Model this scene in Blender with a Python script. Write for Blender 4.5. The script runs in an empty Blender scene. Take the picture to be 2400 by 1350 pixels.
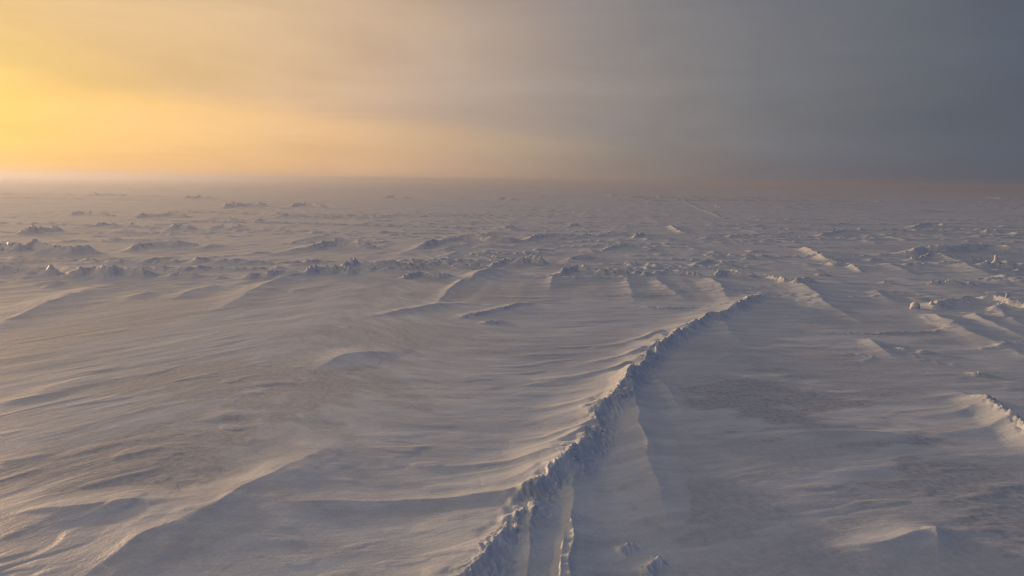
import bpy, bmesh, math, random
import numpy as np
from mathutils import Matrix, Vector

rng = np.random.default_rng(11)
random.seed(7)
SC = bpy.context.scene
COL = SC.collection
R = math.radians

# ------------------------------------------------------------------ camera
CAM_H, FOCAL, PITCH, ROLL = 15.0, 1600.0, R(8.92), R(0.66)
cam_data = bpy.data.cameras.new('camera')
cam_data.sensor_width = 36.0
cam_data.lens = 24.0
cam_data.clip_start = 0.2
cam_data.clip_end = 40000
cam = bpy.data.objects.new('camera', cam_data)
COL.objects.link(cam)
CAM_ROT = Matrix.Rotation(math.pi / 2 - PITCH, 3, 'X') @ Matrix.Rotation(ROLL, 3, 'Z')
cam.matrix_world = Matrix.Translation((0, 0, CAM_H)) @ CAM_ROT.to_4x4()
SC.camera = cam
SC.cycles.use_denoising = True
SC.cycles.filter_width = 1.1
SC.cycles.max_bounces = 6
SC.cycles.diffuse_bounces = 3
SC.cycles.volume_bounces = 1

# ------------------------------------------------------------------ light
SUN_AZ, SUN_EL = R(-50), R(4.2)            # azimuth from +Y towards +X
SUN_DIR = Vector((math.sin(SUN_AZ) * math.cos(SUN_EL), math.cos(SUN_AZ) * math.cos(SUN_EL), math.sin(SUN_EL)))
sun_data = bpy.data.lights.new('sun', 'SUN')
sun_data.energy = 3.5
sun_data.angle = R(2.5)
sun_data.color = (1.0, 0.61, 0.33)
sun = bpy.data.objects.new('sun', sun_data)
sun.rotation_euler = SUN_DIR.to_track_quat('Z', 'Y').to_euler()
sun.location = (-60, 50, 60)
COL.objects.link(sun)

SC.view_settings.view_transform = 'Standard'
SC.view_settings.look = 'None'
SC.view_settings.gamma = 1
SC.view_settings.exposure = 0.0
SC.view_settings.use_curve_mapping = False


def lin(r, g, b):
    f = lambda c: ((c / 255 + 0.055) / 1.055) ** 2.4 if c > 10 else c / 255 / 12.92
    return (f(r), f(g), f(b), 1.0)


class NT:
    """small helper around a node tree"""
    def __init__(self, tree):
        self.t = tree
        self.n = tree.nodes
        self.n.clear()

    def node(self, kind, **kw):
        n = self.n.new(kind)
        for k, v in kw.items():
            setattr(n, k, v)
        return n

    def put(self, sock, v):
        if isinstance(v, bpy.types.NodeSocket):
            self.t.links.new(v, sock)
        elif v is not None:
            sock.default_value = v

    def math(self, op, a, b=None, c=None, clamp=False):
        n = self.node('ShaderNodeMath', operation=op, use_clamp=clamp)
        for s, v in zip(n.inputs, (a, b, c)):
            self.put(s, v)
        return n.outputs[0]

    def vmath(self, op, a, b=None, out=0):
        n = self.node('ShaderNodeVectorMath', operation=op)
        self.put(n.inputs[0], a)
        if b is not None:
            self.put(n.inputs[1], b)
        return n.outputs[out]

    def range(self, v, a, b, c=0.0, d=1.0, smooth=True):
        n = self.node('ShaderNodeMapRange', interpolation_type='SMOOTHSTEP' if smooth else 'LINEAR')
        for k, x in zip(('Value', 'From Min', 'From Max', 'To Min', 'To Max'), (v, a, b, c, d)):
            self.put(n.inputs[k], x)
        return n.outputs[0]

    def mix(self, f, a, b, blend='MIX'):
        n = self.node('ShaderNodeMix', data_type='RGBA', blend_type=blend)
        self.put(n.inputs['Factor'], f)
        self.put(n.inputs[6], a)
        self.put(n.inputs[7], b)
        return n.outputs[2]

    def noise(self, vec, scale, detail=3, rough=0.5, dist=0.0):
        n = self.node('ShaderNodeTexNoise')
        self.put(n.inputs['Vector'], vec)
        n.inputs['Scale'].default_value = scale
        n.inputs['Detail'].default_value = detail
        n.inputs['Roughness'].default_value = rough
        n.inputs['Distortion'].default_value = dist
        return n.outputs[0]

    def ramp(self, f, stops, interp='LINEAR'):
        n = self.node('ShaderNodeValToRGB')
        n.color_ramp.interpolation = interp
        e = n.color_ramp.elements
        e[0].position, e[0].color = stops[0]
        e[1].position, e[1].color = stops[-1]
        for p, c in stops[1:-1]:
            x = e.new(p)
            x.color = c
        self.put(n.inputs[0], f)
        return n.outputs[0]


# ------------------------------------------------------------------ sky: low sun behind thin, drifting cloud
world = bpy.data.worlds.new('World')
SC.world = world
world.use_nodes = True
w = NT(world.node_tree)
sky = w.node('ShaderNodeTexSky', sky_type='NISHITA', sun_disc=False)
sky.sun_elevation = SUN_EL
sky.sun_rotation = SUN_AZ
sky.air_density = 1.0
sky.dust_density = 3.0
tc = w.node('ShaderNodeTexCoord')
D = w.vmath('NORMALIZE', tc.outputs['Generated'])
sep = w.node('ShaderNodeSeparateXYZ')
w.put(sep.inputs[0], D)
dx, dy, dz = sep.outputs
DEG = 180 / math.pi
glow_dir = Vector((math.sin(R(-41)) * math.cos(R(4.5)), math.cos(R(-41)) * math.cos(R(4.5)), math.sin(R(4.5))))
cosg = w.vmath('DOT_PRODUCT', D, tuple(glow_dir), out=1)
gam = w.math('DIVIDE', w.math('ARCCOSINE', w.math('MINIMUM', w.math('MAXIMUM', cosg, -1.0), 1.0)), math.pi)
el = w.math('MULTIPLY', w.math('ARCSINE', w.math('MINIMUM', w.math('MAXIMUM', dz, -1.0), 1.0)), DEG)
az = w.math('MULTIPLY', w.math('ARCTAN2', dx, dy), DEG)
# thin streaky cloud, drawn out along the horizon
sv = w.vmath('MULTIPLY', D, (1.0, 1.0, 6.0))
streak = w.noise(sv, 2.2, 5, 0.52, 0.6)
wisp = w.noise(w.vmath('MULTIPLY', D, (1.0, 1.0, 3.0)), 5.5, 5, 0.55, 0.4)
gam_n = w.math('ADD', w.math('ADD', gam, 0.018), w.math('MULTIPLY', w.math('SUBTRACT', wisp, 0.5), 0.05))
veil = w.ramp(gam_n, [
    (0.000, lin(255, 221, 118)), (0.045, lin(250, 209, 124)), (0.08, lin(241, 200, 136)),
    (0.135, lin(229, 190, 146)), (0.18, lin(211, 179, 149)), (0.222, lin(188, 166, 149)),
    (0.265, lin(163, 150, 141)), (0.31, lin(138, 133, 131)), (0.36, lin(117, 118, 122)),
    (0.43, lin(97, 103, 112)), (0.55, lin(70, 87, 110)), (1.0, lin(56, 80, 114))], 'B_SPLINE')
veil = w.mix(w.range(el, 3.5, -0.5, 0.0, 0.8), veil, w.mix(1.0, veil, (0.98, 0.90, 0.92, 1), 'MULTIPLY'))
high = w.range(el, 11.0, 27.0)
veil = w.mix(w.math('MULTIPLY', high, 0.95), veil, lin(42, 79, 120))
veil = w.mix(w.math('MULTIPLY', w.range(el, 5.0, 15.0), w.range(az, 5.0, -25.0, 0.0, 0.55)), veil, lin(229, 197, 154))
# a brighter layer under the lower edge of the cloud deck, the edge sinking to the right
edge = w.math('ADD', w.math('MULTIPLY_ADD', az, -0.075, 4.3), w.math('MULTIPLY', w.math('SUBTRACT', streak, 0.5), 2.4))
under = w.range(w.math('SUBTRACT', edge, el), -0.6, 1.5)
under = w.math('MULTIPLY', under, w.range(az, 28.0, -5.0))
veil = w.mix(under, w.mix(1.0, veil, (0.91, 0.912, 0.945, 1), 'MULTIPLY'), w.mix(1.0, veil, (1.09, 1.03, 0.905, 1), 'MULTIPLY'))
sfac = w.range(w.math('ADD', w.math('MULTIPLY', streak, 0.7), w.math('MULTIPLY', wisp, 0.3)), 0.3, 0.7, 0.90, 1.09)
comb = w.node('ShaderNodeCombineXYZ')
for s in comb.inputs:
    w.put(s, sfac)
veil = w.mix(1.0, veil, comb.outputs[0], 'MULTIPLY')
bg_sky = w.node('ShaderNodeBackground')
w.put(bg_sky.inputs[0], sky.outputs[0])
bg_sky.inputs[1].default_value = 0.006
bg_veil = w.node('ShaderNodeBackground')
w.put(bg_veil.inputs[0], veil)
bg_veil.inputs[1].default_value = 1.0
add = w.node('ShaderNodeAddShader')
w.put(add.inputs[0], bg_sky.outputs[0])
w.put(add.inputs[1], bg_veil.outputs[0])
wo = w.node('ShaderNodeOutputWorld')
w.put(wo.inputs[0], add.outputs[0])


# ------------------------------------------------------------------ numpy noise
_perm = np.tile(rng.permutation(256), 3).astype(np.int32)
_ang = rng.random(256) * 2 * np.pi
_gx, _gy = np.cos(_ang), np.sin(_ang)


def noise2(x, y, seed=0):
    """gradient noise, about -0.7 .. 0.7"""
    x = x + seed * 17.31
    y = y - seed * 9.77
    xi, yi = np.floor(x).astype(np.int64), np.floor(y).astype(np.int64)
    xf, yf = x - xi, y - yi
    xi &= 255
    yi &= 255
    u = xf * xf * xf * (xf * (xf * 6 - 15) + 10)
    v = yf * yf * yf * (yf * (yf * 6 - 15) + 10)

    def g(ix, iy, fx, fy):
        h = _perm[_perm[ix & 255] + (iy & 255)]
        return _gx[h] * fx + _gy[h] * fy
    a = g(xi, yi, xf, yf)
    b = g(xi + 1, yi, xf - 1, yf)
    c = g(xi, yi + 1, xf, yf - 1)
    d = g(xi + 1, yi + 1, xf - 1, yf - 1)
    return (a + u * (b - a)) + v * ((c + u * (d - c)) - (a + u * (b - a)))


def sstep(a, b, x):
    t = np.clip((x - a) / (b - a), 0, 1)
    return t * t * (3 - 2 * t)


def at(px, py, z=0.0):
    """a place on the ice (or z metres above it) seen at this point of the photograph, in metres"""
    d = CAM_ROT @ Vector(((px - 1200) / FOCAL, -(py - 675) / FOCAL, -1.0))
    t = (CAM_H - z) / -d.z
    return np.array((d.x * t, d.y * t))


# ------------------------------------------------------------------ the ice sheet: one grid around the camera, finer close by
rows = []
r = 3.0
while r < 19.0:
    rows.append(r); r *= 1.16
while r < 9000.0:
    rows.append(r)
    if r < 170: r *= 1.0033
    elif r < 700: r *= 1.0046
    elif r < 2500: r *= 1.009
    else: r *= 1.05
rows = np.array(rows + [12000.0])
N_FINE = 1080
fine = np.linspace(R(-42.5), R(42.5), N_FINE)
coarse = np.linspace(R(42.5), R(317.5), 90)[1:-1]
th = np.concatenate([fine, coarse])
NR, NC = len(rows), len(th)
TH, RR = np.meshgrid(th, rows)
X = (RR * np.sin(TH)).ravel()
Y = (RR * np.cos(TH)).ravel()
RF = RR.ravel()
SPACE = np.maximum(0.0042 * RF, 0.09)

# wind-drift coordinates: U runs along the small sastrugi, V across them; their heading swings from left to right
_xs = np.linspace(-9000, 9000, 60001)
_theta = 42 + 33 * sstep(-22, 3, _xs) + 14 * sstep(8, 45, _xs)
_F = np.concatenate([[0], np.cumsum((1 / np.tan(np.radians(_theta)))[:-1] * np.diff(_xs))])
_F -= np.interp(0, _xs, _F)
_thx = np.radians(np.interp(X, _xs, _theta))
V = (Y - np.interp(X, _xs, _F)) * np.sin(_thx)
U = X / np.sin(_thx)
# long tails run along the prevailing wind
WA = R(6.4)
WU = X * math.sin(WA) + Y * math.cos(WA)
WV = X * math.cos(WA) - Y * math.sin(WA)


def keep(lam):
    return np.clip(lam / (4.0 * SPACE) - 0.4, 0, 1)


Z = 0.22 * noise2(X / 34, Y / 46, 1) + 0.35 * noise2(X / 110, Y / 160, 2) + 0.8 * noise2(X / 420, Y / 420, 21) * sstep(200, 700, RF)
patch = noise2(X / 16, Y / 20, 3)
patch2 = noise2(X / 7, Y / 9, 4)
cover = sstep(-0.25, 0.25, patch)                      # where the soft drifted snow lies thick
for lam, stretch, amp, sd in ((9.0, 3.2, 0.085, 5), (3.4, 3.5, 0.045, 6), (1.5, 4.0, 0.034, 7), (0.62, 3.6, 0.016, 8), (0.34, 3.0, 0.008, 19)):
    k = keep(lam)
    n_ = noise2(U / (lam * stretch), V / lam, sd)
    Z += amp * k * n_ * (0.55 + 0.8 * cover if lam < 4 else 1.0)
# separate lens-shaped sastrugi on the thin-snow flats
for lam, stretch, amp, sd in ((0.55, 4.0, 0.032, 9), (1.1, 4.2, 0.05, 10)):
    n_ = noise2(U / (lam * stretch) + 0.35 * noise2(X / 3, Y / 3, sd + 30), V / lam, sd)
    Z += amp * keep(lam) * sstep(0.16, 0.36, n_) * (0.35 + 0.65 * sstep(-0.1, 0.3, patch2))
# thin sharp-crested ripples
for lam, stretch, amp, sd in ((1.2, 7.0, 0.022, 62), (2.6, 7.0, 0.045, 60), (6.5, 6.0, 0.09, 61)):
    n_ = noise2(U / (lam * stretch), V / lam, sd) + 0.25 * noise2(X / (lam * 1.7), Y / (lam * 1.7), sd + 5)
    Z += amp * keep(lam * 0.7) * np.clip(1 - np.abs(n_) * 2.6, 0, 1) ** 1.6 * sstep(-0.25, 0.35, noise2(X / 23, Y / 31, sd + 9)) * (0.25 + 0.75 * np.maximum(sstep(35, 80, RF), 0.75 * sstep(6, 16, X)))
# long soft tails down the wind, far and near
tail = noise2(WU / 60, WV / 9, 12)
Z += 0.30 * keep(9) * np.maximum(0, tail - 0.05) * (0.3 + 0.7 * sstep(50, 110, RF))
tail = noise2(WU / 26, WV / 3.2, 13)
Z += 0.12 * keep(3.2) * np.maximum(0, tail - 0.1) * sstep(60, 110, RF)
# small broken lumps over the middle distance, gathered in loose belts
belt = (0.25 + sstep(0.0, 0.35, noise2(X / 90, Y / 30, 14))) * sstep(70, 120, RF)
l1 = np.maximum(0, noise2(X / 4.5, Y / 4.5, 15) - 0.22)
l2 = np.maximum(0, noise2(X / 11, Y / 9, 16) - 0.24)
Z += belt * (1.3 * keep(4.5) * l1 + 0.9 * keep(10) * l2)
belt = sstep(0.1, 0.4, noise2(X / 420, Y / 150, 17)) * sstep(350, 600, RF)
Z += belt * 9.0 * keep(22) * np.maximum(0, noise2(X / 40, Y / 22, 18) - 0.3)

# a network of thin, low, broken ridge lines beyond the foreground flats
for lx, ly, width, amp, r0, r1, sd in ((26, 9, 0.07, 0.2, 60, 76, 78), (55, 16, 0.10, 0.62, 85, 125, 70), (38, 30, 0.06, 0.34, 90, 140, 72), (150, 30, 0.07, 0.7, 150, 240, 74), (420, 80, 0.06, 1.4, 380, 600, 76)):
    n_ = noise2(X / lx, Y / ly, sd) + 0.14 * noise2(X / (lx * .22), Y / (ly * .3), sd + 1)
    line = np.clip(1 - np.abs(n_) / width, 0, 1) ** 1.2
    jag = np.clip(0.6 + 1.3 * noise2(X / (ly * .11), Y / (ly * .11), sd + 2) + 0.8 * noise2(X / (ly * .05), Y / (ly * .05), sd + 3), 0.0, 1.3)
    gap = sstep(-0.15, 0.12, noise2(X / (lx * .7), Y / (ly * 1.3), sd + 4))
    Z += amp * line * jag * gap * sstep(r0, r1, RF) * (sstep(9, 20, X) if sd == 78 else 1.0) * keep(ly * 0.2)

# ------------------------------------------------------------------ ridges, hummocks and drifts
FEATURES = []


def feature(kind, label, pts, h, sun_w, lee_w, rough=0.0, blocks=0, size=0.3, taper='both', soft=1.6, group=None, peaks=0.0, lee_bias=0.25, cat=None):
    FEATURES.append(dict(kind=kind, label=label, pts=[at(*p, 0.85 * h if p[1] > 690 else 0.0) for p in pts], h=h, sun_w=sun_w, lee_w=lee_w, rough=rough,
                         blocks=blocks, size=size, taper=taper, soft=soft, group=group, peaks=peaks, lee_bias=lee_bias,
                         cat=cat or kind.split('_', 1)[-1] if kind != 'ice_hummock' else 'hummock'))


def ridge(label, pts, h, sun_w, lee_w, rough=1.0, blocks=12, size=0.4, peaks=0.8, **k):
    if pts[0][1] < 660:
        sun_w, lee_w, rough, blocks = sun_w * 0.72, lee_w * 0.72, rough * 0.8, int(blocks * 1.4)
    h *= 0.72 if pts[0][1] < 640 else 0.85 if pts[0][1] < 760 else 1.0
    feature('pressure_ridge', label, pts, h, sun_w, lee_w, rough, blocks, size, peaks=peaks, cat='ice ridge', **k)


def hummock(label, pts, h, sun_w, lee_w, rough=0.7, blocks=3, size=0.5, peaks=0.3, **k):
    h *= 0.75
    feature('ice_hummock', label, pts, h, sun_w, lee_w, rough, blocks, size, peaks=peaks, **k)


def drift(label, pts, h, sun_w, lee_w, taper='tail', soft=1.5, **k):
    feature('snow_drift', label, pts, h * 0.85, sun_w, lee_w * 2.3, taper=taper, soft=soft, cat='snow drift', **k)


G_R, G_H, G_D = 'pressure ridges across the sea ice', 'single ice hummocks on the sea ice', 'wind-blown snow drifts'

# --- foreground
ridge('long jagged pressure ridge winding from the bottom edge up to mid picture',
      [(830, 1560), (965, 1450), (1022, 1374), (1082, 1330), (1148, 1278), (1200, 1215), (1252, 1150), (1300, 1100), (1345, 1060), (1385, 1010),
       (1402, 985), (1398, 955), (1440, 930), (1476, 880), (1520, 832), (1570, 785), (1640, 745), (1700, 722), (1750, 700), (1800, 686)],
      0.9, 5.0, 1.6, 0.34, 230, 0.2, peaks=0.42, soft=2.0, lee_bias=0.12, group=G_R)
drift('broad snow bank with a sharp curved crest at the bottom left',
      [(850, 1000), (740, 1055), (635, 1108), (525, 1164), (420, 1212), (326, 1256), (240, 1304), (150, 1362), (40, 1430)],
      0.48, 3.2, 3.4, taper='both', soft=1.3, group=G_D)
drift('straight thin drift running left from the jagged ridge across the lower centre',
      [(1270, 1158), (1060, 1167), (860, 1168), (700, 1170), (580, 1170)], 0.42, 1.6, 0.8, group=G_D)
drift('pale low drift reaching the left edge just above the big bottom-left bank',
      [(500, 1135), (420, 1165), (245, 1176), (120, 1190), (-60, 1200)], 0.30, 2.6, 1.2, taper='both', group=G_D)
drift('thin sharp snow fin hanging below the jagged ridge, left of the pair',
      [(1255, 1160), (1250, 1215), (1240, 1260), (1236, 1320), (1232, 1400)], 0.42, 0.45, 1.0, taper='head', soft=1.25, group=G_D)
drift('tall bright snow fin with a deep blue lee side at the bottom centre',
      [(1368, 1085), (1345, 1130), (1338, 1190), (1336, 1260), (1330, 1400)], 0.56, 0.55, 1.3, taper='head', soft=1.2, group=G_D)
drift('short second fin on the left flank of the tall bright snow fin',
      [(1324, 1225), (1317, 1280), (1311, 1390)], 0.42, 0.4, 0.3, taper='head', soft=1.25, group=G_D)
drift('wide smooth snow tongue fanning down the lee side of the jagged ridge',
      [(1480, 866), (1489, 930), (1503, 990), (1530, 1080), (1553, 1160), (1575, 1250)], 0.95, 2.4, 1.5, soft=1.3, group=G_D)
drift('faint narrow tongue of snow just right of the wide smooth one',
      [(1545, 885), (1580, 930), (1610, 985)], 0.35, 1.6, 0.9, group=G_D)
drift('pale tongue of snow below the upper bend of the jagged ridge',
      [(1690, 745), (1722, 785), (1760, 812)], 0.4, 2.2, 1.4, group=G_D)
for i, (lab, p, hh) in enumerate((
        ('uppermost rippled drift meeting the upwind side of the jagged ridge', [(1562, 775), (1480, 795), (1380, 812)], 0.25),
        ('slim drift meeting the jagged ridge just below its uppermost ripple', [(1520, 818), (1440, 838), (1330, 852)], 0.25),
        ('bright curved drift pointing at the sharp corner of the jagged ridge', [(1483, 852), (1420, 868), (1340, 878), (1250, 884)], 0.32),
        ('faint ripple of snow ending at the pair of dark blocks on the ridge', [(1395, 945), (1310, 955), (1200, 962)], 0.16),
        ('bright ripple of snow below the pair of dark blocks on the ridge', [(1400, 995), (1340, 1012), (1250, 1025), (1190, 1028)], 0.28),
        ('second bright ripple of snow where the ridge starts to lean left', [(1385, 1015), (1320, 1040), (1240, 1052), (1180, 1055)], 0.28),
        ('long low ripple of snow left of the ridge above the straight thin drift', [(1310, 1076), (1200, 1082), (1080, 1086), (950, 1088)], 0.22),
        ('short ripple of snow close above the straight thin drift', [(1265, 1110), (1190, 1128), (1130, 1132)], 0.18))):
    drift(lab, p, hh * 1.4, 1.2, 0.6, group=G_D)
drift('smooth rounded dune alone on the grey flats left of centre',
      [(950, 826), (900, 822), (830, 828), (770, 846), (725, 868)], 0.36, 4.0, 2.4, taper='both', group=G_D)
drift('small pale dune below the smooth rounded one', [(560, 955), (530, 968), (505, 985)], 0.07, 1.4, 1.6, taper='both', group=G_D)
drift('lit dune crest touching the left edge at mid height', [(190, 912), (110, 925), (40, 938), (-50, 950)], 0.15, 1.8, 1.5, taper='both', group=G_D)
drift('lit dune crest on the left edge below the other', [(150, 1058), (90, 1066), (20, 1078), (-60, 1082)], 0.12, 1.6, 1.5, taper='both', group=G_D)
drift('lit low dune leaving the left edge above the grey flats', [(260, 868), (150, 900), (50, 935)], 0.14, 2.4, 1.6, taper='both', group=G_D)
# --- lower right
ridge('short broken ridge with a golden end and bright crest at the right edge',
      [(2262, 908), (2290, 918), (2315, 930), (2345, 952), (2375, 975), (2420, 1008), (2500, 1060)], 0.62, 2.2, 1.2, 0.8, 60, 0.15, peaks=0.5, group=G_R)
drift('upper slim drift trailing left of the golden ridge end', [(2275, 918), (2200, 924), (2130, 930)], 0.2, 1.5, 0.6, group=G_D)
drift('lower slim drift trailing left of the golden ridge end', [(2290, 950), (2220, 965), (2120, 974)], 0.22, 1.8, 0.7, group=G_D)
drift('curved bank under the golden ridge at the right', [(2380, 978), (2320, 994), (2240, 1004), (2150, 1012)], 0.3, 2.4, 0.8, group=G_D)
drift('very long level snow bar across the dark flats on the right',
      [(2180, 1010), (2050, 1010), (1900, 1011), (1740, 1013)], 0.42, 1.6, 0.9, taper='both', group=G_D)
drift('curved hook-shaped drift low on the right', [(2215, 1208), (2170, 1232), (2110, 1254), (2030, 1266), (1930, 1268)], 0.42, 2.0, 1.0, taper='both', soft=1.35, group=G_D)
drift('faint side tongue under the hook-shaped drift', [(2190, 1228), (2200, 1270), (2215, 1310)], 0.25, 0.8, 0.7, group=G_D)
ridge('tiny crumbled line of ice near the bottom edge, right of the snow fins', [(1505, 1335), (1530, 1312), (1555, 1298)], 0.26, 0.6, 0.5, 1.0, 9, 0.16, group=G_R)
ridge('tiny dark patch of ice lumps above the crumbled line', [(1448, 1290), (1470, 1280), (1492, 1272)], 0.2, 0.6, 0.5, 1.0, 7, 0.14, group=G_R)
# --- centre flats
ridge('low crumbled streak of ice on the flats between dune and ridge', [(1070, 742), (1120, 733), (1165, 724), (1200, 716), (1250, 706)], 0.34, 2.2, 0.8, 0.9, 14, 0.25, group=G_R)
hummock('small hollow-topped lump just under the crumbled streak', [(1140, 752), (1172, 750)], 0.35, 1.2, 0.9, 0.7, 2, 0.3, group=G_H)
drift('thin kinked crest line left of the crumbled streak', [(1130, 706), (1040, 712), (960, 722), (880, 736), (830, 742)], 0.3, 2.2, 0.9, taper='both', group=G_D)
# --- ridge chain across the middle, left half
ridge('low rough ridge at the left edge below the tall hummocks', [(-60, 645), (20, 640), (90, 642), (140, 648)], 1.1, 3.5, 3.0, 0.6, 6, 0.4, peaks=0.4, group=G_R)
hummock('pointed dark hummock, taller of the two on the left', [(190, 648), (228, 646), (246, 648)], 1.9, 3.2, 3.0, 0.5, 2, 0.5, group=G_H)
hummock('double-peaked dark hummock right beside the pointed one', [(258, 650), (275, 647), (302, 646), (332, 650)], 1.5, 3.0, 2.6, 0.6, 3, 0.5, group=G_H)
hummock('low dark swell between double-peaked hummock and the domed mound', [(405, 652), (430, 650), (455, 652)], 0.9, 2.6, 2.2, 0.4, 2, 0.4, group=G_H)
hummock('domed dark mound left of the long lit tail', [(585, 655), (608, 652), (628, 655)], 1.0, 2.0, 1.8, 0.6, 3, 0.4, group=G_H)
hummock('tiny dark lump left of the domed mound', [(515, 655), (530, 655)], 0.45, 1.0, 0.9, 0.3, 1, 0.4, group=G_H)
ridge('knobbly ridge rising from a sharp knob in the left middle', [(722, 648), (735, 642), (760, 640), (800, 640), (835, 644)], 1.35, 2.4, 2.0, 0.9, 16, 0.4, peaks=0.9, group=G_R)
ridge('three-peaked ridge left of the centre', [(800, 632), (822, 625), (845, 622), (880, 624), (912, 624), (950, 626)], 1.3, 2.8, 2.6, 0.7, 12, 0.4, peaks=0.7, group=G_R)
ridge('low lumpy spur running on from the three-peaked ridge', [(955, 624), (1000, 622), (1035, 618), (1055, 622)], 0.7, 2.2, 1.8, 0.7, 6, 0.4, group=G_R)
ridge('scattered low rubble in front of the three-peaked ridge', [(940, 655), (965, 650), (990, 646), (1030, 650), (1065, 648)], 0.85, 2.0, 1.6, 1.0, 16, 0.35, peaks=0.9, group=G_R)
drift('smooth snow shoulder with a dark undercut lip just left of centre',
      [(1200, 634), (1165, 634), (1130, 646), (1088, 662)], 1.15, 3.5, 2.2, taper='both', soft=1.3, group=G_D)
hummock('pointed hummock standing highest at the picture centre', [(1218, 618), (1242, 614), (1266, 618)], 1.6, 2.4, 2.4, 0.7, 7, 0.45, peaks=0.5, group=G_H)
ridge('sloping ridge end left of the central pointed hummock', [(1150, 628), (1172, 618), (1205, 612)], 1.0, 2.2, 1.8, 0.8, 8, 0.4, group=G_R)
ridge('craggy crest with light tips right of the centre', [(1310, 648), (1332, 640), (1355, 634), (1385, 640)], 1.1, 2.4, 2.0, 0.9, 12, 0.38, peaks=0.8, group=G_R)
hummock('left one of twin upright lumps in a row at mid right', [(1486, 644), (1496, 642)], 0.85, 1.0, 1.2, 0.7, 4, 0.4, group=G_H)
hummock('right one of twin upright lumps in a row at mid right', [(1510, 646), (1520, 645)], 0.75, 1.0, 1.2, 0.7, 3, 0.4, group=G_H)
drift('long lit snow tail sweeping left from the knobbly ridge', [(722, 642), (665, 656), (600, 682), (545, 702), (480, 728)], 0.75, 3.6, 2.0, group=G_D)
drift('broad faint tail sloping down to the left edge', [(300, 664), (220, 680), (120, 706), (0, 752), (-80, 780)], 0.6, 5.0, 3.0, taper='both', group=G_D)
drift('short bright drift on the flats under the double-peaked hummock', [(375, 684), (320, 691), (270, 697)], 0.35, 2.4, 1.4, taper='both', group=G_D)
drift('pale smudge of a drift left of the long lit tail', [(500, 672), (455, 685), (400, 700)], 0.4, 2.6, 1.5, taper='both', group=G_D)
drift('bright tail dropping from the undercut snow shoulder', [(1090, 655), (1050, 686), (1010, 722)], 0.55, 2.0, 1.0, group=G_D)
drift('soft wide tail below the twin upright lumps', [(1468, 650), (1475, 675), (1488, 712)], 0.4, 2.8, 1.6, soft=2.0, group=G_D)
drift('thin soft tail below the craggy crest', [(1303, 646), (1293, 660), (1286, 684)], 0.4, 1.6, 1.0, soft=1.8, group=G_D)
drift('slanting tail between the twin lumps and the sharp-edged tail', [(1532, 650), (1560, 675), (1620, 705)], 0.45, 2.2, 1.2, group=G_D)
drift('sharp-edged lit tail reaching the upper end of the jagged ridge', [(1662, 655), (1690, 678), (1705, 692), (1716, 712)], 0.75, 3.6, 1.4, soft=1.3, group=G_D)
ridge('low broken crest linking the lumpy spur with the sloping ridge end', [(1056, 624), (1085, 626), (1120, 627), (1150, 630)], 0.8, 2.4, 2.0, 1.0, 12, 0.4, group=G_R)
ridge('low broken crest between the craggy crest and the twin upright lumps', [(1388, 642), (1420, 645), (1455, 646), (1484, 645)], 0.7, 2.4, 2.0, 1.0, 12, 0.4, group=G_R)
ridge('low broken crest right of the twin upright lumps', [(1525, 645), (1570, 640), (1610, 645), (1655, 650)], 0.7, 2.4, 2.0, 1.0, 14, 0.4, group=G_R)
ridge('low crumbly line between the domed mound and the knobbly ridge', [(625, 648), (660, 644), (700, 646)], 0.7, 2.4, 2.0, 1.0, 10, 0.4, group=G_R)
# --- upper left
hummock('steep snow-capped hummock cut by the left edge', [(-30, 592), (10, 588), (44, 592)], 2.2, 3.5, 3.0, 0.5, 3, 0.7, group=G_H)
ridge('wide hummocky ridge with a knob on top near the left edge', [(52, 592), (82, 586), (110, 590), (160, 596), (200, 594), (245, 596)], 1.9, 4.5, 3.5, 0.6, 8, 0.6, peaks=0.7, group=G_R)
ridge('smooth swell with a crinkled crest right of the wide hummocky ridge', [(300, 592), (340, 580), (370, 578), (430, 578), (480, 578)], 1.5, 5.0, 4.0, 0.5, 8, 0.5, peaks=0.3, group=G_R)
drift('low dark swell trailing right of the crinkled crest', [(520, 575), (500, 578), (470, 586)], 0.8, 4.0, 3.0, taper='both', group=G_D)
ridge('heaped blocks on the golden side near the left edge, far back', [(40, 552), (80, 548), (115, 545), (150, 542)], 1.9, 4.0, 3.5, 0.9, 12, 0.8, peaks=0.8, group=G_R)
ridge('string of small dark blocks leading right from the golden heap', [(195, 535), (225, 532), (242, 530), (285, 528)], 0.9, 2.2, 2.0, 0.9, 9, 0.8, peaks=0.8, group=G_R)
hummock('dark dome topped by a leaning slab on the far left', [(402, 538), (420, 536), (442, 538)], 1.5, 3.0, 3.0, 0.4, 2, 0.8, group=G_H)
hummock('low swell right of the dome with the leaning slab', [(500, 536), (525, 533), (550, 536)], 0.9, 3.0, 3.0, 0.3, 2, 0.6, group=G_H)
hummock('little hillock at the tip of the far swell', [(556, 532), (568, 531)], 0.8, 1.8, 1.8, 0.4, 2, 0.6, group=G_H)
ridge('round-topped far ridge with three bumps, left of centre line', [(318, 512), (345, 508), (370, 508), (405, 506), (445, 510)], 2.6, 5.0, 5.0, 0.5, 6, 1.0, peaks=0.7, group=G_R)
drift('long thin drift leading right from the three-bump far ridge', [(440, 512), (520, 516), (600, 522)], 1.0, 5.0, 4.0, taper='both', group=G_D)
ridge('hazy rubble field left of the three-bump far ridge', [(165, 506), (190, 502), (225, 504), (260, 508)], 2.0, 5.0, 5.0, 1.0, 10, 1.0, group=G_R)
hummock('single small spiky block pile in the far left distance', [(538, 514), (543, 514)], 1.1, 1.6, 1.6, 0.8, 3, 0.7, group=G_H)
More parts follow.
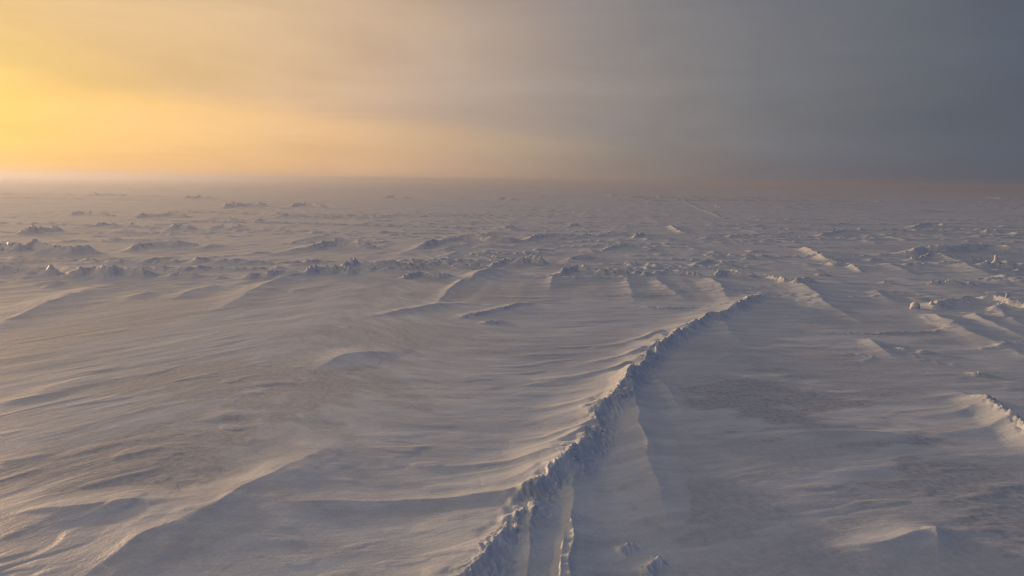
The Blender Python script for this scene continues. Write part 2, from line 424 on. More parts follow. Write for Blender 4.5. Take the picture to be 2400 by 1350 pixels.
hummock('far little pile of blocks right of the spiky one', [(603, 518), (612, 518)], 1.1, 1.6, 1.6, 0.8, 3, 0.7, group=G_H)
ridge('far dark ridge with a blocky left end below the golden horizon', [(520, 488), (548, 484), (590, 483), (630, 485)], 3.0, 7.0, 7.0, 0.6, 8, 1.6, peaks=0.9, group=G_R)
ridge('far dark ridge tapering to the right below the golden horizon', [(680, 486), (700, 483), (725, 483), (765, 487)], 2.6, 7.0, 7.0, 0.5, 5, 1.4, peaks=0.5, group=G_R)
hummock('shallow far mound left of the low triangular one', [(635, 502), (652, 504)], 1.6, 4.0, 4.0, 0.3, 1, 0.8, group=G_H)
hummock('shallow far mound shaped like a low triangle', [(660, 508), (680, 507), (700, 509)], 1.3, 4.5, 4.5, 0.3, 1, 0.8, group=G_H)
ridge('faint row of lumps just under the golden horizon', [(430, 466), (460, 465), (500, 466)], 2.4, 8, 8, 0.6, 7, 1.6, peaks=1.0, group=G_R)
ridge('faintest row of lumps, nearest the brightest part of the golden horizon', [(215, 460), (245, 459), (305, 460)], 2.4, 8, 8, 0.6, 7, 1.6, peaks=1.0, group=G_R)
hummock('round snow-covered block on the flats left of the broad mound', [(590, 618), (606, 617)], 0.7, 1.1, 1.1, 0.2, 0, 0.4, group=G_H)
hummock('low dark lump at the head of a lit bar, far left of the round block', [(556, 614), (570, 613)], 0.6, 1.6, 1.4, 0.3, 1, 0.4, group=G_H)
hummock('small crumbly lump left of the lit bar', [(472, 617), (492, 616)], 0.7, 1.4, 1.2, 0.9, 4, 0.4, group=G_H)
drift('lit bar of snow sweeping left from the low dark lump', [(560, 612), (500, 622), (430, 640), (370, 652)], 0.6, 3.4, 2.0, group=G_D)
ridge('broad dark mound with a crumbled crest in the upper middle left', [(715, 588), (745, 582), (765, 576), (800, 574), (835, 578), (880, 584)], 1.9, 4.0, 4.0, 0.7, 12, 0.5, peaks=0.5, group=G_R)
drift('bright straight tail to the left of the broad dark mound', [(745, 574), (690, 588), (640, 598), (580, 608)], 0.75, 3.6, 2.2, group=G_D)
drift('thin drift rising above the broad dark mound', [(760, 556), (720, 562), (650, 576)], 0.7, 4.0, 2.5, group=G_D)
# --- upper middle
ridge('smooth crescent ridge with a blue lee face in the upper middle', [(985, 586), (1010, 576), (1040, 568), (1080, 564), (1125, 566), (1180, 570), (1250, 568)], 1.6, 5.0, 3.0, 0.35, 10, 0.5, peaks=0.3, soft=1.3, group=G_R)
drift('bright tail falling left from the smooth crescent ridge', [(1000, 576), (960, 590), (920, 604)], 0.6, 3.5, 1.8, group=G_D)
ridge('low scalloped ridge right of the smooth crescent', [(1235, 570), (1258, 558), (1290, 555), (1340, 555), (1400, 553)], 1.4, 4.0, 3.0, 0.8, 10, 0.5, peaks=0.7, group=G_R)
ridge('flat far end of the scalloped ridge', [(1400, 554), (1420, 552), (1480, 552)], 0.9, 3.0, 2.5, 0.6, 6, 0.5, peaks=0.6, group=G_R)
ridge('small stack of blocks right of the scalloped ridge', [(1486, 560), (1500, 554), (1506, 550)], 1.2, 2.0, 2.0, 1.0, 9, 0.6, group=G_R)
ridge('thin diagonal crumbled line below the small stack of blocks', [(1410, 590), (1440, 584), (1475, 576)], 0.7, 2.2, 1.8, 0.8, 8, 0.4, group=G_R)
hummock('two-humped lump above the craggy crest', [(1338, 610), (1350, 607), (1378, 606)], 0.7, 1.6, 1.4, 0.8, 4, 0.4, group=G_H)
hummock('pale little cone in the far middle', [(1188, 534), (1200, 534)], 1.3, 3.0, 2.4, 0.5, 2, 0.6, group=G_H)
hummock('upright small block pile far behind the scalloped ridge', [(1338, 530), (1350, 529)], 1.4, 2.6, 2.4, 0.6, 3, 0.7, group=G_H)
hummock('far low swell under the horizon at picture centre left', [(905, 464), (925, 462), (950, 465)], 2.6, 9, 9, 0.3, 0, 1, group=G_H)
hummock('far low swell under the horizon at picture centre', [(1172, 468), (1185, 467), (1200, 469)], 2.4, 7, 7, 0.3, 1, 1, group=G_H)
ridge('far rubble row at the right of the centre horizon', [(1410, 458), (1450, 460), (1500, 461), (1565, 464)], 2.4, 8, 8, 1.0, 12, 1.8, peaks=1.0, group=G_R)
# --- right half
ridge('faint diagonal line of rubble far right of centre', [(1700, 516), (1672, 502), (1636, 488), (1610, 474), (1590, 464)], 0.42, 3, 3, 1.6, 18, 0.9, peaks=1.0, group=G_R)
ridge('tiny far rubble pile just right of the faint diagonal line', [(1676, 484), (1692, 487)], 0.42, 3, 3, 1.6, 14, 0.9, peaks=1.0, group=G_R)
ridge('low line of rubble trailing down left of the faint diagonal line', [(1570, 530), (1590, 545), (1610, 550)], 1.0, 3, 3, 0.9, 8, 0.7, group=G_R)
ridge('curved crest of bright lumps in the right middle', [(1862, 584), (1882, 588), (1903, 594), (1920, 606), (1945, 614), (1970, 614), (1990, 616)], 1.15, 3.0, 2.0, 0.9, 22, 0.42, peaks=0.8, group=G_R)
ridge('crumbled foot of the bright curved crest', [(1930, 618), (1955, 624), (1980, 622), (2008, 634), (2020, 642)], 0.8, 2.0, 1.6, 1.0, 10, 0.4, group=G_R)
hummock('flat lump with a bright left end between the two right-hand ridges', [(2040, 614), (2062, 613)], 0.8, 2.0, 1.4, 0.6, 3, 0.5, group=G_H)
ridge('big dark-faced ridge curving to the right edge', [(2120, 606), (2150, 598), (2170, 592), (2210, 592), (2250, 590), (2300, 588), (2350, 590), (2420, 600)], 2.2, 6.0, 2.6, 0.5, 22, 0.5, peaks=0.3, soft=1.25, group=G_R)
ridge('tangle of lit blocks at the left end of the big dark-faced ridge', [(2125, 612), (2145, 612), (2165, 610), (2180, 604)], 1.1, 2.0, 1.6, 1.0, 18, 0.45, peaks=0.9, group=G_R)
drift('long sharp lit tail running down from the big dark-faced ridge', [(2185, 602), (2225, 612), (2270, 630), (2310, 644), (2350, 656)], 1.0, 4.0, 1.6, soft=1.25, group=G_D)
hummock('round-shouldered mound carrying the ice pillar', [(2302, 630), (2330, 628), (2366, 630)], 1.3, 2.0, 2.0, 0.9, 10, 0.5, peaks=0.5, group=G_H)
hummock('dark flat-topped lump beside the pillar mound', [(2278, 614), (2305, 612)], 0.8, 1.6, 1.6, 0.7, 4, 0.5, group=G_H)
hummock('bright low tip of ice at the right edge under the pillar', [(2342, 654), (2360, 658)], 0.7, 1.6, 1.2, 0.6, 3, 0.5, group=G_H)
hummock('small cone with its own tail left of the bright curved crest', [(1750, 608), (1765, 608)], 0.8, 1.8, 1.6, 0.6, 3, 0.4, group=G_H)
ridge('shallow arc of snow-covered ice below the small cone', [(1625, 626), (1650, 618), (1680, 616), (1700, 622)], 0.8, 3.0, 1.6, 0.4, 4, 0.4, peaks=0.3, group=G_R)
ridge('row of broken blocks behind the sharp-edged tail', [(1664, 652), (1690, 648), (1708, 646), (1740, 650), (1780, 654)], 1.1, 2.2, 1.6, 1.0, 26, 0.38, peaks=0.9, group=G_R)
ridge('heap of tumbled blocks at the right end of the broken row', [(1790, 652), (1808, 658), (1825, 662), (1848, 668)], 0.9, 1.8, 1.6, 1.0, 20, 0.36, peaks=1.0, group=G_R)
hummock('golden-faced hummock heading a long tail, right of the tumbled heap', [(1864, 668), (1876, 666), (1895, 664)], 1.2, 1.8, 1.8, 0.8, 9, 0.4, group=G_H)
drift('long sloping tail under the golden-faced hummock', [(1866, 668), (1900, 684), (1935, 706), (1975, 726), (2040, 756)], 0.65, 3.6, 1.4, soft=1.35, group=G_D)
hummock('small dark knob right of the golden-faced hummock', [(1920, 648), (1934, 648)], 0.6, 1.0, 1.0, 0.8, 3, 0.4, group=G_H)
hummock('small bright-tipped bump alone on the right flats', [(2072, 666), (2088, 667)], 0.55, 1.2, 1.2, 0.6, 3, 0.4, group=G_H)
ridge('thin broken string of lumps on the right flats', [(2175, 672), (2200, 669), (2230, 671), (2290, 673)], 0.5, 1.4, 1.2, 1.0, 14, 0.35, peaks=1.0, group=G_R)
ridge('snow-draped ridge behind the round boulder', [(2180, 712), (2205, 706), (2230, 702), (2270, 698), (2295, 696)], 1.0, 3.0, 1.8, 0.6, 10, 0.35, peaks=0.7, group=G_R)
ridge('snow-draped ridge running on to the right edge, blue on its lee side', [(2296, 698), (2320, 696), (2345, 700), (2375, 712), (2420, 728)], 1.1, 2.6, 2.2, 0.7, 14, 0.35, peaks=0.6, group=G_R)
hummock('pale saddle-shaped mound bearing a small upright block', [(2330, 724), (2350, 718), (2372, 720)], 0.9, 2.4, 1.4, 0.5, 4, 0.35, group=G_H)
drift('wide lit tail right of the round boulder, left of three', [(2184, 728), (2230, 752), (2290, 780), (2380, 812), (2450, 840)], 0.75, 2.4, 3.0, soft=1.3, group=G_D)
drift('middle one of three lit tails right of the round boulder', [(2272, 726), (2300, 742), (2350, 764), (2440, 798)], 0.6, 1.6, 2.2, soft=1.3, group=G_D)
drift('uppermost of three lit tails right of the round boulder', [(2340, 722), (2370, 742), (2430, 772)], 0.6, 2.4, 2.0, soft=1.3, group=G_D)
drift('little ragged drift below the round boulder', [(2160, 738), (2180, 752), (2208, 764)], 0.25, 1.6, 0.7, group=G_D)
drift('narrow drift left of the round boulder', [(2050, 682), (2075, 696), (2105, 706)], 0.35, 1.8, 1.0, group=G_D)
drift('slanting drift in the empty flats left of the golden ridge end', [(2032, 790), (2065, 812), (2108, 838)], 0.4, 1.8, 0.9, group=G_D)
hummock('tiny bright bump right of the slanting drift', [(2108, 814), (2120, 816)], 0.35, 0.8, 0.8, 0.6, 2, 0.25, group=G_H)
hummock('tiny twin bump further right of the slanting drift', [(2160, 822), (2174, 822)], 0.35, 0.8, 0.8, 0.6, 2, 0.25, group=G_H)
hummock('tiny bump above the golden ridge end', [(2284, 872), (2300, 873)], 0.35, 0.8, 0.8, 0.8, 3, 0.22, group=G_H)
drift('long faint tail in the right middle below the flat lump', [(2075, 620), (2110, 634), (2150, 650)], 0.5, 3.0, 1.6, group=G_D)
ridge('low dark-edged ridge far right, left one', [(1912, 556), (1940, 552), (1965, 546), (1985, 542)], 1.2, 4.0, 3.0, 0.8, 10, 0.6, peaks=0.7, group=G_R)
ridge('low snow arc far right with a lit left tip', [(2135, 536), (2160, 530), (2185, 528), (2225, 534)], 1.4, 5.0, 3.5, 0.5, 8, 0.7, peaks=0.4, group=G_R)
hummock('pyramid-like block pile far right', [(2312, 546), (2324, 544), (2334, 547)], 1.7, 2.6, 2.6, 0.8, 6, 0.7, group=G_H)
hummock('small pile right of the pyramid-like block pile', [(2372, 550), (2386, 552)], 1.1, 2.2, 2.0, 0.8, 4, 0.6, group=G_H)
hummock('small dark pile behind the pyramid-like block pile', [(2348, 532), (2360, 532)], 1.1, 2.4, 2.4, 0.7, 4, 0.7, group=G_H)
ridge('faint pale rubble line along the dark right horizon', [(1740, 450), (1820, 451), (1900, 453), (1980, 455), (2100, 457)], 2.2, 9, 9, 1.0, 16, 2.2, peaks=1.2, group=G_R)
ridge('faint pale rubble patch near the right edge under the horizon', [(2310, 463), (2345, 466), (2400, 468)], 2.2, 8, 8, 1.0, 12, 2.0, peaks=1.2, group=G_R)

SUNH = np.array((math.sin(SUN_AZ), math.cos(SUN_AZ)))


def spline(pts, n=5):
    P = [2 * pts[0] - pts[1]] + list(pts) + [2 * pts[-1] - pts[-2]]
    out = []
    for i in range(1, len(P) - 2):
        a, b, c, d = P[i - 1], P[i], P[i + 1], P[i + 2]
        for t in np.linspace(0, 1, n, endpoint=False):
            out.append(0.5 * (2 * b + (c - a) * t + (2 * a - 5 * b + 4 * c - d) * t * t + (3 * b - a - 3 * c + d) * t ** 3))
    out.append(P[-2])
    return np.array(out)


owner = np.full(X.shape, -1, dtype=np.int32)
best = np.zeros(X.shape)
for fi, f in enumerate(FEATURES):
    C = spline(f['pts'], 5 if len(f['pts']) > 2 else 4)
    f['curve'] = C
    m = max(f['sun_w'], f['lee_w']) * 1.25 + 0.5
    idx = np.nonzero((X > C[:, 0].min() - m) & (X < C[:, 0].max() + m) & (Y > C[:, 1].min() - m) & (Y < C[:, 1].max() + m))[0]
    if len(idx) == 0:
        continue
    x, y = X[idx], Y[idx]
    wob = 0.12 * max(f['sun_w'], f['lee_w'])
    x = x + wob * noise2(x / 2.3, y / 2.3, 40)
    y = y + wob * noise2(x / 2.3, y / 2.3, 41)
    dist = np.full(x.shape, 1e9)
    side = np.zeros(x.shape)
    arc = np.zeros(x.shape)
    s0 = 0.0
    nrm_prev = None
    chord = C[-1] - C[0]
    for a, b in zip(C[:-1], C[1:]):
        ab = b - a
        L = math.hypot(*ab) + 1e-9
        n = np.array((-ab[1], ab[0])) / L
        if nrm_prev is None:
            nc = np.array((-chord[1], chord[0]))
            if nc @ SUNH < 0:
                nc = -nc
            if n @ nc < 0:
                n = -n
        elif n @ nrm_prev < 0:
            n = -n
        nrm_prev = n
        t = np.clip(((x - a[0]) * ab[0] + (y - a[1]) * ab[1]) / (L * L), 0, 1)
        ex, ey = x - a[0] - t * ab[0], y - a[1] - t * ab[1]
        d = np.hypot(ex, ey)
        u = d < dist
        dist[u] = d[u]
        side[u] = (ex * n[0] + ey * n[1])[u]
        arc[u] = (s0 + t * L)[u]
        s0 += L
    f['length'] = s0
    q = arc / s0
    wid = np.where(side > 0, f['sun_w'], f['lee_w'])
    endw = min(f['sun_w'], f['lee_w'])
    if f['taper'] == 'both':
        e = 0.4 if f['kind'] == 'snow_drift' else 0.16
        A = sstep(-0.02, e, q) * sstep(1.02, 1 - e, q) if f['kind'] != 'ice_hummock' else np.ones(q.shape)
    elif f['taper'] == 'tail':
        A = sstep(-0.03, 0.12, q) * np.clip(1 - q, 0, 1) ** 0.75
        wid = wid * (0.75 + 0.5 * q)
    else:
        A = sstep(-0.05, 0.35, q) * (0.8 + 0.5 * noise2(arc / 1.3, arc * 0 + fi, 48) + 0.4 * noise2(arc / 0.45, arc * 0 + fi, 49))
        wid = wid * (1 + 0.5 * noise2(arc / 0.9, arc * 0 + fi, 55))
    if f['kind'] == 'ice_hummock':
        wid = np.where(np.abs(side) < dist * 0.8, endw + (wid - endw) * 0.5, wid)
    tt = np.clip(1 - dist / wid, 0, 1)
    lee_pow = f['soft'] + (0.9 if f['kind'] == 'snow_drift' else 0.0)
    env = np.where(side > 0, tt ** (f['soft'] + 0.1), tt ** lee_pow) * A
    h = f['h'] * env
    pk = f['peaks']
    if pk:
        lam = max(1.2, f['h'] * 1.6) * (1 if RF[idx].min() < 250 else 2.0)
        jag = noise2(x / lam, y / lam, 42) * 1.3 + noise2(x / (lam * 0.4), y / (lam * 0.4), 43) * 0.9
        calm = np.clip(0.4 + 2.2 * noise2(arc / (lam * 4.5), arc * 0 + fi * 7.3, 47), 0.1, 1.3)
        h *= np.clip(1 + pk * jag * calm * sstep(np.where(side > 0, 0.62, 0.2), np.where(side > 0, 0.95, 0.8), tt), 0.25, 1.8 if fi == 0 else 1.4)
        if s0 > 15:
            h *= np.clip(0.92 + 0.85 * noise2(arc / 5.5, arc * 0 + fi * 2.9, 56), 0.5, 1.35)
    if f['rough']:
        sc = max(0.38, f['size'] * 1.8)
        band = np.where(side > 0, sstep(0.5 * f['size'] + 0.55 * f['h'] + 0.25, 0.1, dist), sstep(0.1, 0.6, tt)) * A
        n1 = np.abs(noise2(x / sc, y / sc, 44)) * 1.6 - 0.25
        n2 = np.abs(noise2(x / (sc * 0.45), y / (sc * 0.45), 45)) - 0.15
        h += band * f['rough'] * f['h'] * (0.55 * n1 + 0.3 * n2) * np.clip(1.6 * sc / SPACE[idx] / 2.5, 0, 1)
    # the drift material leans a little down the wind
    if f['kind'] == 'snow_drift':
        h *= 1 + 0.12 * noise2(arc / (1.5 + f['h']), dist / 0.8, 46)
    Z[idx] += h
    own = env * f['h']
    thr = max(0.04, 0.10 * f['h'])
    u = (own > thr) & (own > best[idx])
    owner[idx[u]] = fi
    best[idx[u]] = own[u]

# bare, wind-scoured ice showing dark through the thin snow
BARE = np.zeros(X.shape)
for px, py, rx, ry, s in ((560, 880, 330, 60, .8), (300, 1090, 330, 90, .9), (720, 930, 260, 60, .8), (960, 790, 260, 40, .6), (1760, 930, 220, 70, 1.0),
                          (1180, 625, 260, 12, .7), (1000, 626, 130, 10, .8), (1900, 1060, 300, 60, .5), (2280, 1130, 220, 120, .9), (1900, 850, 220, 50, .6),
                          (300, 700, 350, 30, .4), (1100, 690, 260, 20, .6), (1620, 1180, 160, 80, .6), (2050, 760, 220, 30, .4), (1500, 690, 250, 14, .5), (2150, 850, 200, 40, .4)):
    c, e1, e2, e3, e4 = at(px, py), at(px + rx, py), at(px, py - ry), at(px - rx, py), at(px, py + ry)
    ax = 0.5 * np.linalg.norm(e1 - e3)
    ay = 0.5 * np.linalg.norm(e2 - e4)
    d = np.hypot((X - c[0]) / ax, (Y - c[1]) / ay) + 0.8 * noise2(U / 14, V / 5, 50) + 0.9 * noise2(U / 5, V / 1.3, 51) + 0.4 * noise2(U / 1.4, V / 0.5, 54)
    BARE = np.maximum(BARE, s * sstep(1.0, 0.65, d))
BARE = np.maximum(BARE, 0.5 * sstep(0.1, 0.45, noise2(U / 40, V / 16, 52) + 0.3 * noise2(U / 8, V / 3, 53)))
BARE *= 1 - np.clip(best / 0.12, 0, 1)


# ------------------------------------------------------------------ materials
def snow_material(name, blue=0.0):
    m = bpy.data.materials.new(name)
    m.use_nodes = True
    t = NT(m.node_tree)
    out = t.node('ShaderNodeOutputMaterial')
    b = t.node('ShaderNodeBsdfPrincipled')
    t.put(out.inputs[0], b.outputs[0])
    tc = t.node('ShaderNodeTexCoord')
    geo = t.node('ShaderNodeNewGeometry')
    pos = geo.outputs['Position']
    at_ = t.node('ShaderNodeAttribute', attribute_name='bare_ice')
    dr = t.node('ShaderNodeUVMap', uv_map='drift')
    dv = t.vmath('MULTIPLY', dr.outputs[0], (100.0, 100.0, 1.0))
    long_ = t.vmath('MULTIPLY', dv, (0.28, 1.0, 1.0))
    grain = t.noise(long_, 1.4, 5, 0.6)
    fine_ = t.noise(long_, 6.0, 4, 0.6)
    bare = t.math('MULTIPLY', at_.outputs['Fac'], t.range(grain, 0.25, 0.62, 0.45, 1.0))
    tone = t.math('ADD', t.math('MULTIPLY', t.noise(long_, 0.5, 4, 0.55), 0.45), t.math('ADD', t.math('MULTIPLY', grain, 0.3), t.math('MULTIPLY', t.noise(pos, 7.0, 5, 0.7), 0.25)))
    crust = t.mix(t.range(tone, 0.38, 0.62), (0.575, 0.635, 0.685, 1), (0.77, 0.835, 0.88, 1))
    old = t.mix(t.range(t.noise(pos, 2.6, 7, 0.72), 0.40, 0.60), (0.39, 0.43, 0.475, 1), (0.57, 0.605, 0.645, 1))
    colr = t.mix(bare, crust, old)
    t.put(b.inputs['Base Color'], colr)
    t.put(b.inputs['Roughness'], t.range(at_.outputs['Fac'], 0.0, 1.0, 0.46, 0.40))
    b.inputs['IOR'].default_value = 1.31
    b.inputs['Specular IOR Level'].default_value = 0.85
    # fine relief: wind-packed grain along the drift and sugar-like crumbs
    bump1 = t.node('ShaderNodeBump')
    bump1.inputs['Strength'].default_value = 0.75
    bump1.inputs['Distance'].default_value = 0.09
    t.put(bump1.inputs['Height'], t.math('ADD', t.math('MULTIPLY', grain, 0.8), t.math('MULTIPLY', fine_, 0.30)))
    bump2 = t.node('ShaderNodeBump')
    bump2.inputs['Strength'].default_value = 0.8
    bump2.inputs['Distance'].default_value = 0.02
    t.put(bump2.inputs['Height'], t.noise(pos, 9.0, 4, 0.6))
    t.put(bump2.inputs['Normal'], bump1.outputs[0])
    t.put(b.inputs['Normal'], bump2.outputs[0])
    return m


SNOW = snow_material('wind_packed_snow')


def block_material():
    m = bpy.data.materials.new('snowy_ice')
    m.use_nodes = True
    t = NT(m.node_tree)
    out = t.node('ShaderNodeOutputMaterial')
    b = t.node('ShaderNodeBsdfPrincipled')
    t.put(out.inputs[0], b.outputs[0])
    geo = t.node('ShaderNodeNewGeometry')
    pos = geo.outputs['Position']
    n = t.noise(pos, 2.2, 4, 0.6)
    t.put(b.inputs['Base Color'], t.mix(t.range(n, 0.42, 0.66), (0.78, 0.81, 0.85, 1), (0.52, 0.64, 0.74, 1)))
    b.inputs['Roughness'].default_value = 0.6
    b.inputs['IOR'].default_value = 1.31
    bp = t.node('ShaderNodeBump')
    bp.inputs['Strength'].default_value = 0.7
    bp.inputs['Distance'].default_value = 0.04
    t.put(bp.inputs['Height'], t.noise(pos, 5.0, 5, 0.65))
    t.put(b.inputs['Normal'], bp.outputs[0])
    return m


ICE = block_material()

# ------------------------------------------------------------------ build the sheet and the pieces of it that stand up
ii, jj = np.meshgrid(np.arange(NR - 1), np.arange(NC), indexing='ij')
j2 = (jj + 1) % NC
quads = np.stack([ii * NC + jj, (ii + 1) * NC + jj, (ii + 1) * NC + j2, ii * NC + j2], axis=-1).reshape(-1, 4)
P3 = np.stack([X, Y, Z], axis=-1)
# vertex normals of the unbroken surface, so the pieces meet without a seam
fn = np.cross(P3[quads[:, 2]] - P3[quads[:, 0]], P3[quads[:, 3]] - P3[quads[:, 1]])
fn[fn[:, 2] < 0] *= -1
nrm = np.zeros_like(P3)
for k in range(4):
    for c in range(3):
        nrm[:, c] += np.bincount(quads[:, k], weights=fn[:, c], minlength=len(P3))
nrm /= np.linalg.norm(nrm, axis=1)[:, None] + 1e-12
flip = np.cross(P3[quads[0, 1]] - P3[quads[0, 0]], P3[quads[0, 3]] - P3[quads[0, 0]])[2] < 0
if flip:
    quads = quads[:, ::-1]


def sheet(name, q, pts, origin):
    used = np.unique(q)
    remap = np.full(len(P3), -1, dtype=np.int64)
    remap[used] = np.arange(len(used))
    fq = remap[q]
    me = bpy.data.meshes.new(name)
    nf = len(fq)
    me.vertices.add(len(used))
    me.vertices.foreach_set('co', (pts[used] - origin).astype(np.float32).ravel())
    me.loops.add(nf * 4)
    me.loops.foreach_set('vertex_index', fq.astype(np.int32).ravel())
    me.polygons.add(nf)
    me.polygons.foreach_set('loop_start', np.arange(0, nf * 4, 4, dtype=np.int32))
    me.polygons.foreach_set('use_smooth', np.ones(nf, dtype=bool))
    me.update(calc_edges=True)
    uv = me.uv_layers.new(name='drift')
    vv = fq.ravel()
    uvd = np.stack([U[used][vv], V[used][vv]], axis=-1) * 0.01
    uv.data.foreach_set('uv', uvd.astype(np.float32).ravel())
    at_ = me.attributes.new('bare_ice', 'FLOAT', 'POINT')
    at_.data.foreach_set('value', BARE[used].astype(np.float32))
    me.normals_split_custom_set_from_vertices(nrm[used].astype(np.float32))
    me.materials.append(SNOW)
    o = bpy.data.objects.new(name, me)
    o.location = origin
    COL.objects.link(o)
    return o


fo = owner[quads[:, 0]]
same = (owner[quads] == fo[:, None]).sum(axis=1)
fo = np.where(same >= 3, fo, -1)
# each feature stays one connected piece
NQ = len(fo)
for fi in range(len(FEATURES)):
    todo = set(np.nonzero(fo == fi)[0].tolist())
    comps = []
    while todo:
        st = [todo.pop()]
        comp = []
        while st:
            q = st.pop()
            comp.append(q)
            for n_ in (q - 1, q + 1, q - NC, q + NC):
                if n_ in todo:
                    todo.remove(n_)
                    st.append(n_)
        comps.append(comp)
    comps.sort(key=len)
    for comp in comps[:-1]:
        fo[comp] = -1
# under each standing piece the sheet runs on, a little lower
inner = np.zeros(len(P3), dtype=bool)
inner[quads[fo >= 0].ravel()] = True
rim = np.zeros(len(P3), dtype=bool)
rim[quads[fo < 0].ravel()] = True
low = P3.copy()
deep = inner & ~rim
low[deep, 2] -= np.minimum(0.5, 0.05 + 0.8 * best[deep])
g_quads = quads[(fo < 0) | deep[quads].any(axis=1)]
ground = sheet('snow_ground', g_quads, low, np.zeros(3))
ground['kind'] = 'structure'
ground['label'] = 'wind-packed snow over flat sea ice'

order = np.argsort(fo, kind='stable')
fs = fo[order]
for fi, f in enumerate(FEATURES):
    a, b = np.searchsorted(fs, fi), np.searchsorted(fs, fi, side='right')
    q = quads[order[a:b]]
    if len(q) < 4:
        f['obj'] = None
        continue
    pts = P3[q.ravel()]
    org = np.array((pts[:, 0].mean(), pts[:, 1].mean(), pts[:, 2].min()))
    o = sheet(f['kind'], q, P3, org)
    o['label'] = f['label']
    o['category'] = f['cat']
    if f['group']:
        o['group'] = f['group']
    f['obj'] = o


# ------------------------------------------------------------------ ice blocks
def surf(x, y):
    rr, t = math.hypot(x, y), math.atan2(x, y)
    i = min(max(np.searchsorted(rows, rr) - 1, 0), NR - 2)
    j = (t - fine[0]) / (fine[1] - fine[0])
    j0 = int(min(max(math.floor(j), 0), N_FINE - 2))
    fr, fj = (rr - rows[i]) / (rows[i + 1] - rows[i]), j - j0
    z = lambda a, b: Z[a * NC + b]
    return (z(i, j0) * (1 - fr) + z(i + 1, j0) * fr) * (1 - fj) + (z(i, j0 + 1) * (1 - fr) + z(i + 1, j0 + 1) * fr) * fj


def block_mesh(k, flat):
    bm = bmesh.new()
    n = 12 + k % 4
    for _ in range(n):
        v = Vector((random.gauss(0, 1), random.gauss(0, 1), random.gauss(0, 1))).normalized()
        e = 0.45
        v = Vector([math.copysign(abs(c) ** e, c) for c in v])
        bm.verts.new((v.x * 0.5, v.y * 0.5 * random.uniform(0.7, 0.9), v.z * 0.5 * flat))
    r_ = bmesh.ops.convex_hull(bm, input=bm.verts[:])
    bmesh.ops.delete(bm, geom=[g for g in r_['geom_interior'] if isinstance(g, bmesh.types.BMVert)], context='VERTS')
    bmesh.ops.recalc_face_normals(bm, faces=bm.faces[:])
    me = bpy.data.meshes.new('ice_block')
    bm.to_mesh(me)
    bm.free()
    me.materials.append(ICE)
    for p in me.polygons:
        p.use_smooth = False
    return me


BLOCKS = [block_mesh(k, (0.3, 0.42, 0.55, 0.8)[k % 4]) for k in range(14)]
for fi, f in enumerate(FEATURES):
    o = f.get('obj')
    if o is None or not f['blocks']:
        continue
    C = f['curve']
    seg = np.linalg.norm(np.diff(C, axis=0), axis=1)
    cum = np.concatenate([[0], np.cumsum(seg)])
    org = np.array(o.location)
    nb = f['blocks']
    # blocks gather in clusters along the crest
    clusters = [random.random() for _ in range(max(2, nb // 10))]
    for k in range(nb):
        s = (random.choice(clusters) + random.gauss(0, 0.02)) if random.random() < 0.78 else random.random()
        s = min(max(s, 0.02), 0.98) * cum[-1]
        i = min(np.searchsorted(cum, s) - 1, len(seg) - 1)
        i = max(i, 0)
        p = C[i] + (C[i + 1] - C[i]) * ((s - cum[i]) / seg[i])
        d = (C[i + 1] - C[i]) / seg[i]
        n = np.array((-d[1], d[0]))
        if n @ SUNH > 0:
            n = -n
        off = (f['lee_bias'] + random.gauss(0, 0.22)) * f['lee_w']
        off = min(max(off, -0.3 * f['sun_w']), 0.95 * f['lee_w'])
        p = p + n * off
        size = f['size'] * random.uniform(0.5, 1.0) * (random.uniform(1.4, 3.0 if f['size'] < 0.35 else 1.7) if random.random() < 0.16 else 1.0)
        b = bpy.data.objects.new('ice_block', random.choice(BLOCKS))
        b.parent = o
        b.location = (p[0] - org[0], p[1] - org[1], surf(p[0], p[1]) - org[2] + size * 0.03)
        b.rotation_euler = (random.gauss(0, 0.6), random.gauss(0, 0.6), random.uniform(0, 6.28))
        b.scale = (size * random.uniform(0.8, 1.5), size, size * random.uniform(0.6, 1.1))
        COL.objects.link(b)


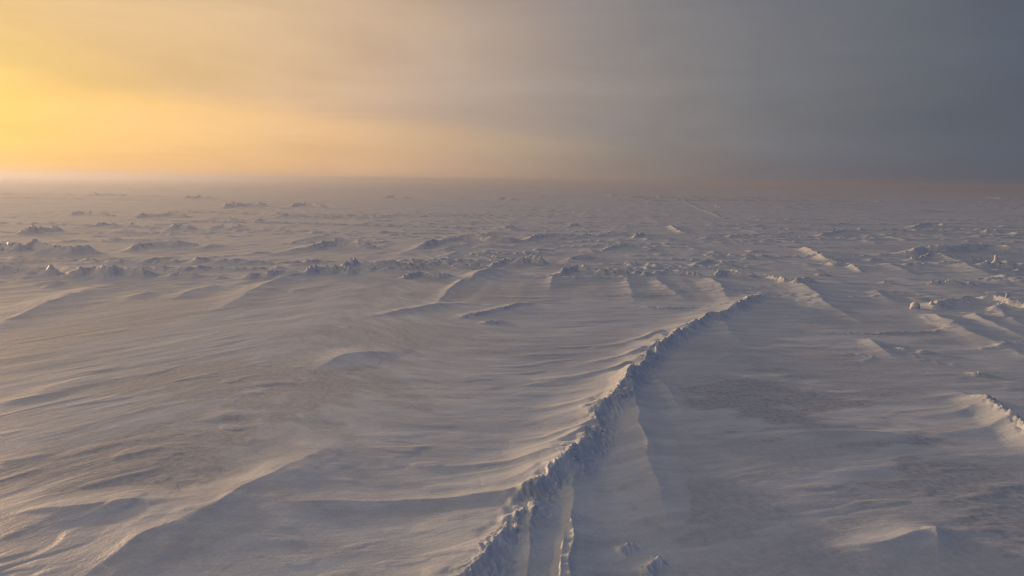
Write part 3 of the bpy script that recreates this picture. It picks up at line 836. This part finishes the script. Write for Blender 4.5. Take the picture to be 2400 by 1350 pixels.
# single standing pieces of ice
def standing(name, label, px, py, wide, tall, profile, lean=(0, 0), sink=0.1, seed=0, cat='ice block', segs=18):
    """a lump turned up on a ring of segments with an uneven outline; profile = (height, radius) pairs 0..1"""
    wide, tall = wide * (0.62 if py < 600 else 0.9), tall * (0.62 if py < 600 else 0.9)
    p = at(px, py)
    rr_ = random.Random(seed)
    bm = bmesh.new()
    rings = []
    ph = [rr_.uniform(0, 6.28) for _ in range(4)]
    for k, (hz, rad) in enumerate(profile):
        ring = []
        for s in range(segs):
            a = 2 * math.pi * s / segs
            j = 1 + 0.13 * math.sin(2 * a + ph[0] + hz * 2) + 0.08 * math.sin(3 * a + ph[1] - hz * 3) + 0.06 * math.sin(5 * a + ph[2]) + rr_.uniform(-0.04, 0.04)
            ring.append(bm.verts.new((math.cos(a) * rad * j * wide * 0.5 + lean[0] * hz * tall, math.sin(a) * rad * j * wide * 0.42 + lean[1] * hz * tall, hz * tall + rr_.uniform(-0.02, 0.02) * tall)))
        rings.append(ring)
    for a, b in zip(rings[:-1], rings[1:]):
        for s in range(segs):
            bm.faces.new((a[s], a[(s + 1) % segs], b[(s + 1) % segs], b[s]))
    bm.faces.new(rings[-1])
    bm.faces.new(rings[0][::-1])
    bmesh.ops.recalc_face_normals(bm, faces=bm.faces[:])
    me = bpy.data.meshes.new(name)
    bm.to_mesh(me)
    bm.free()
    for q in me.polygons:
        q.use_smooth = True
    me.materials.append(ICE)
    o = bpy.data.objects.new(name, me)
    o.location = (p[0], p[1], surf(p[0], p[1]) - sink)
    COL.objects.link(o)
    o['label'] = label
    o['category'] = cat
    return o


standing('ice_boulder', 'round golden-lit boulder of ice standing alone on the right flats', 2143, 724, 1.15, 1.05,
         [(0, 1.25), (.12, 1.05), (.35, .92), (.55, .9), (.75, .8), (.9, .55), (1, .2)], (0.05, 0), 0.1, 3, 'boulder')
standing('ice_pillar', 'upright pillar of ice on the round-shouldered mound near the right edge', 2332, 628, 0.95, 1.7,
         [(0, 1.8), (.2, 1.2), (.4, .85), (.6, .75), (.8, .8), (.95, .7), (1, .4)], (-0.05, 0), 0.2, 5, 'ice pillar')
standing('ice_block', 'small upright block on the pale saddle-shaped mound at the right', 2357, 718, 0.5, 0.85,
         [(0, 1.5), (.3, 1.0), (.6, .85), (.85, .8), (1, .4)], (0, 0), 0.15, 6)
standing('ice_block', 'leaning slab on top of the dark dome far left', 422, 536, 1.9, 1.0,
         [(0, 1.2), (.4, 1.0), (.8, .8), (1, .35)], (-0.3, 0), 0.1, 7)
standing('ice_block', 'narrow spike of ice standing by itself beside the dark dome', 309, 529, 1.3, 1.6,
         [(0, 1.6), (.3, .9), (.6, .8), (.9, .6), (1, .25)], (0.15, 0), 0.1, 8)
standing('ice_block', 'upright knob on the blocky left end of the far dark ridge', 547, 483, 3.0, 3.6,
         [(0, 1.5), (.4, .9), (.8, .8), (1, .4)], (0, 0), 0.1, 9)
standing('ice_block', 'small golden block at the head of the left lit tail', 2182, 722, 0.5, 0.55,
         [(0, 1.4), (.4, 1.0), (.8, .8), (1, .35)], (0, 0), 0.1, 10)
standing('ice_block', 'bulging knob on the wide hummocky ridge near the left edge', 83, 586, 2.2, 1.3,
         [(0, 1.3), (.4, 1.0), (.75, .85), (1, .4)], (0, 0), 0.2, 12)

# ------------------------------------------------------------------ haze: blown snow hanging over the ice
bm = bmesh.new()
bmesh.ops.create_cube(bm, size=1.0)
me = bpy.data.meshes.new('haze')
bm.to_mesh(me)
bm.free()
haze = bpy.data.objects.new('haze', me)
haze.scale = (26000, 26000, 24.0)
haze.location = (0, 0, 9.0)
COL.objects.link(haze)
haze['kind'] = 'stuff'
haze['label'] = 'thin haze of blown snow over the ice'
hm = bpy.data.materials.new('haze')
hm.use_nodes = True
t = NT(hm.node_tree)
out = t.node('ShaderNodeOutputMaterial')
pv = t.node('ShaderNodeVolumePrincipled')
pv.inputs['Color'].default_value = (0.49, 0.525, 0.60, 1)
pv.inputs['Density'].default_value = 0.00085
pv.inputs['Anisotropy'].default_value = 0.54
t.put(out.inputs['Volume'], pv.outputs[0])
me.materials.append(hm)
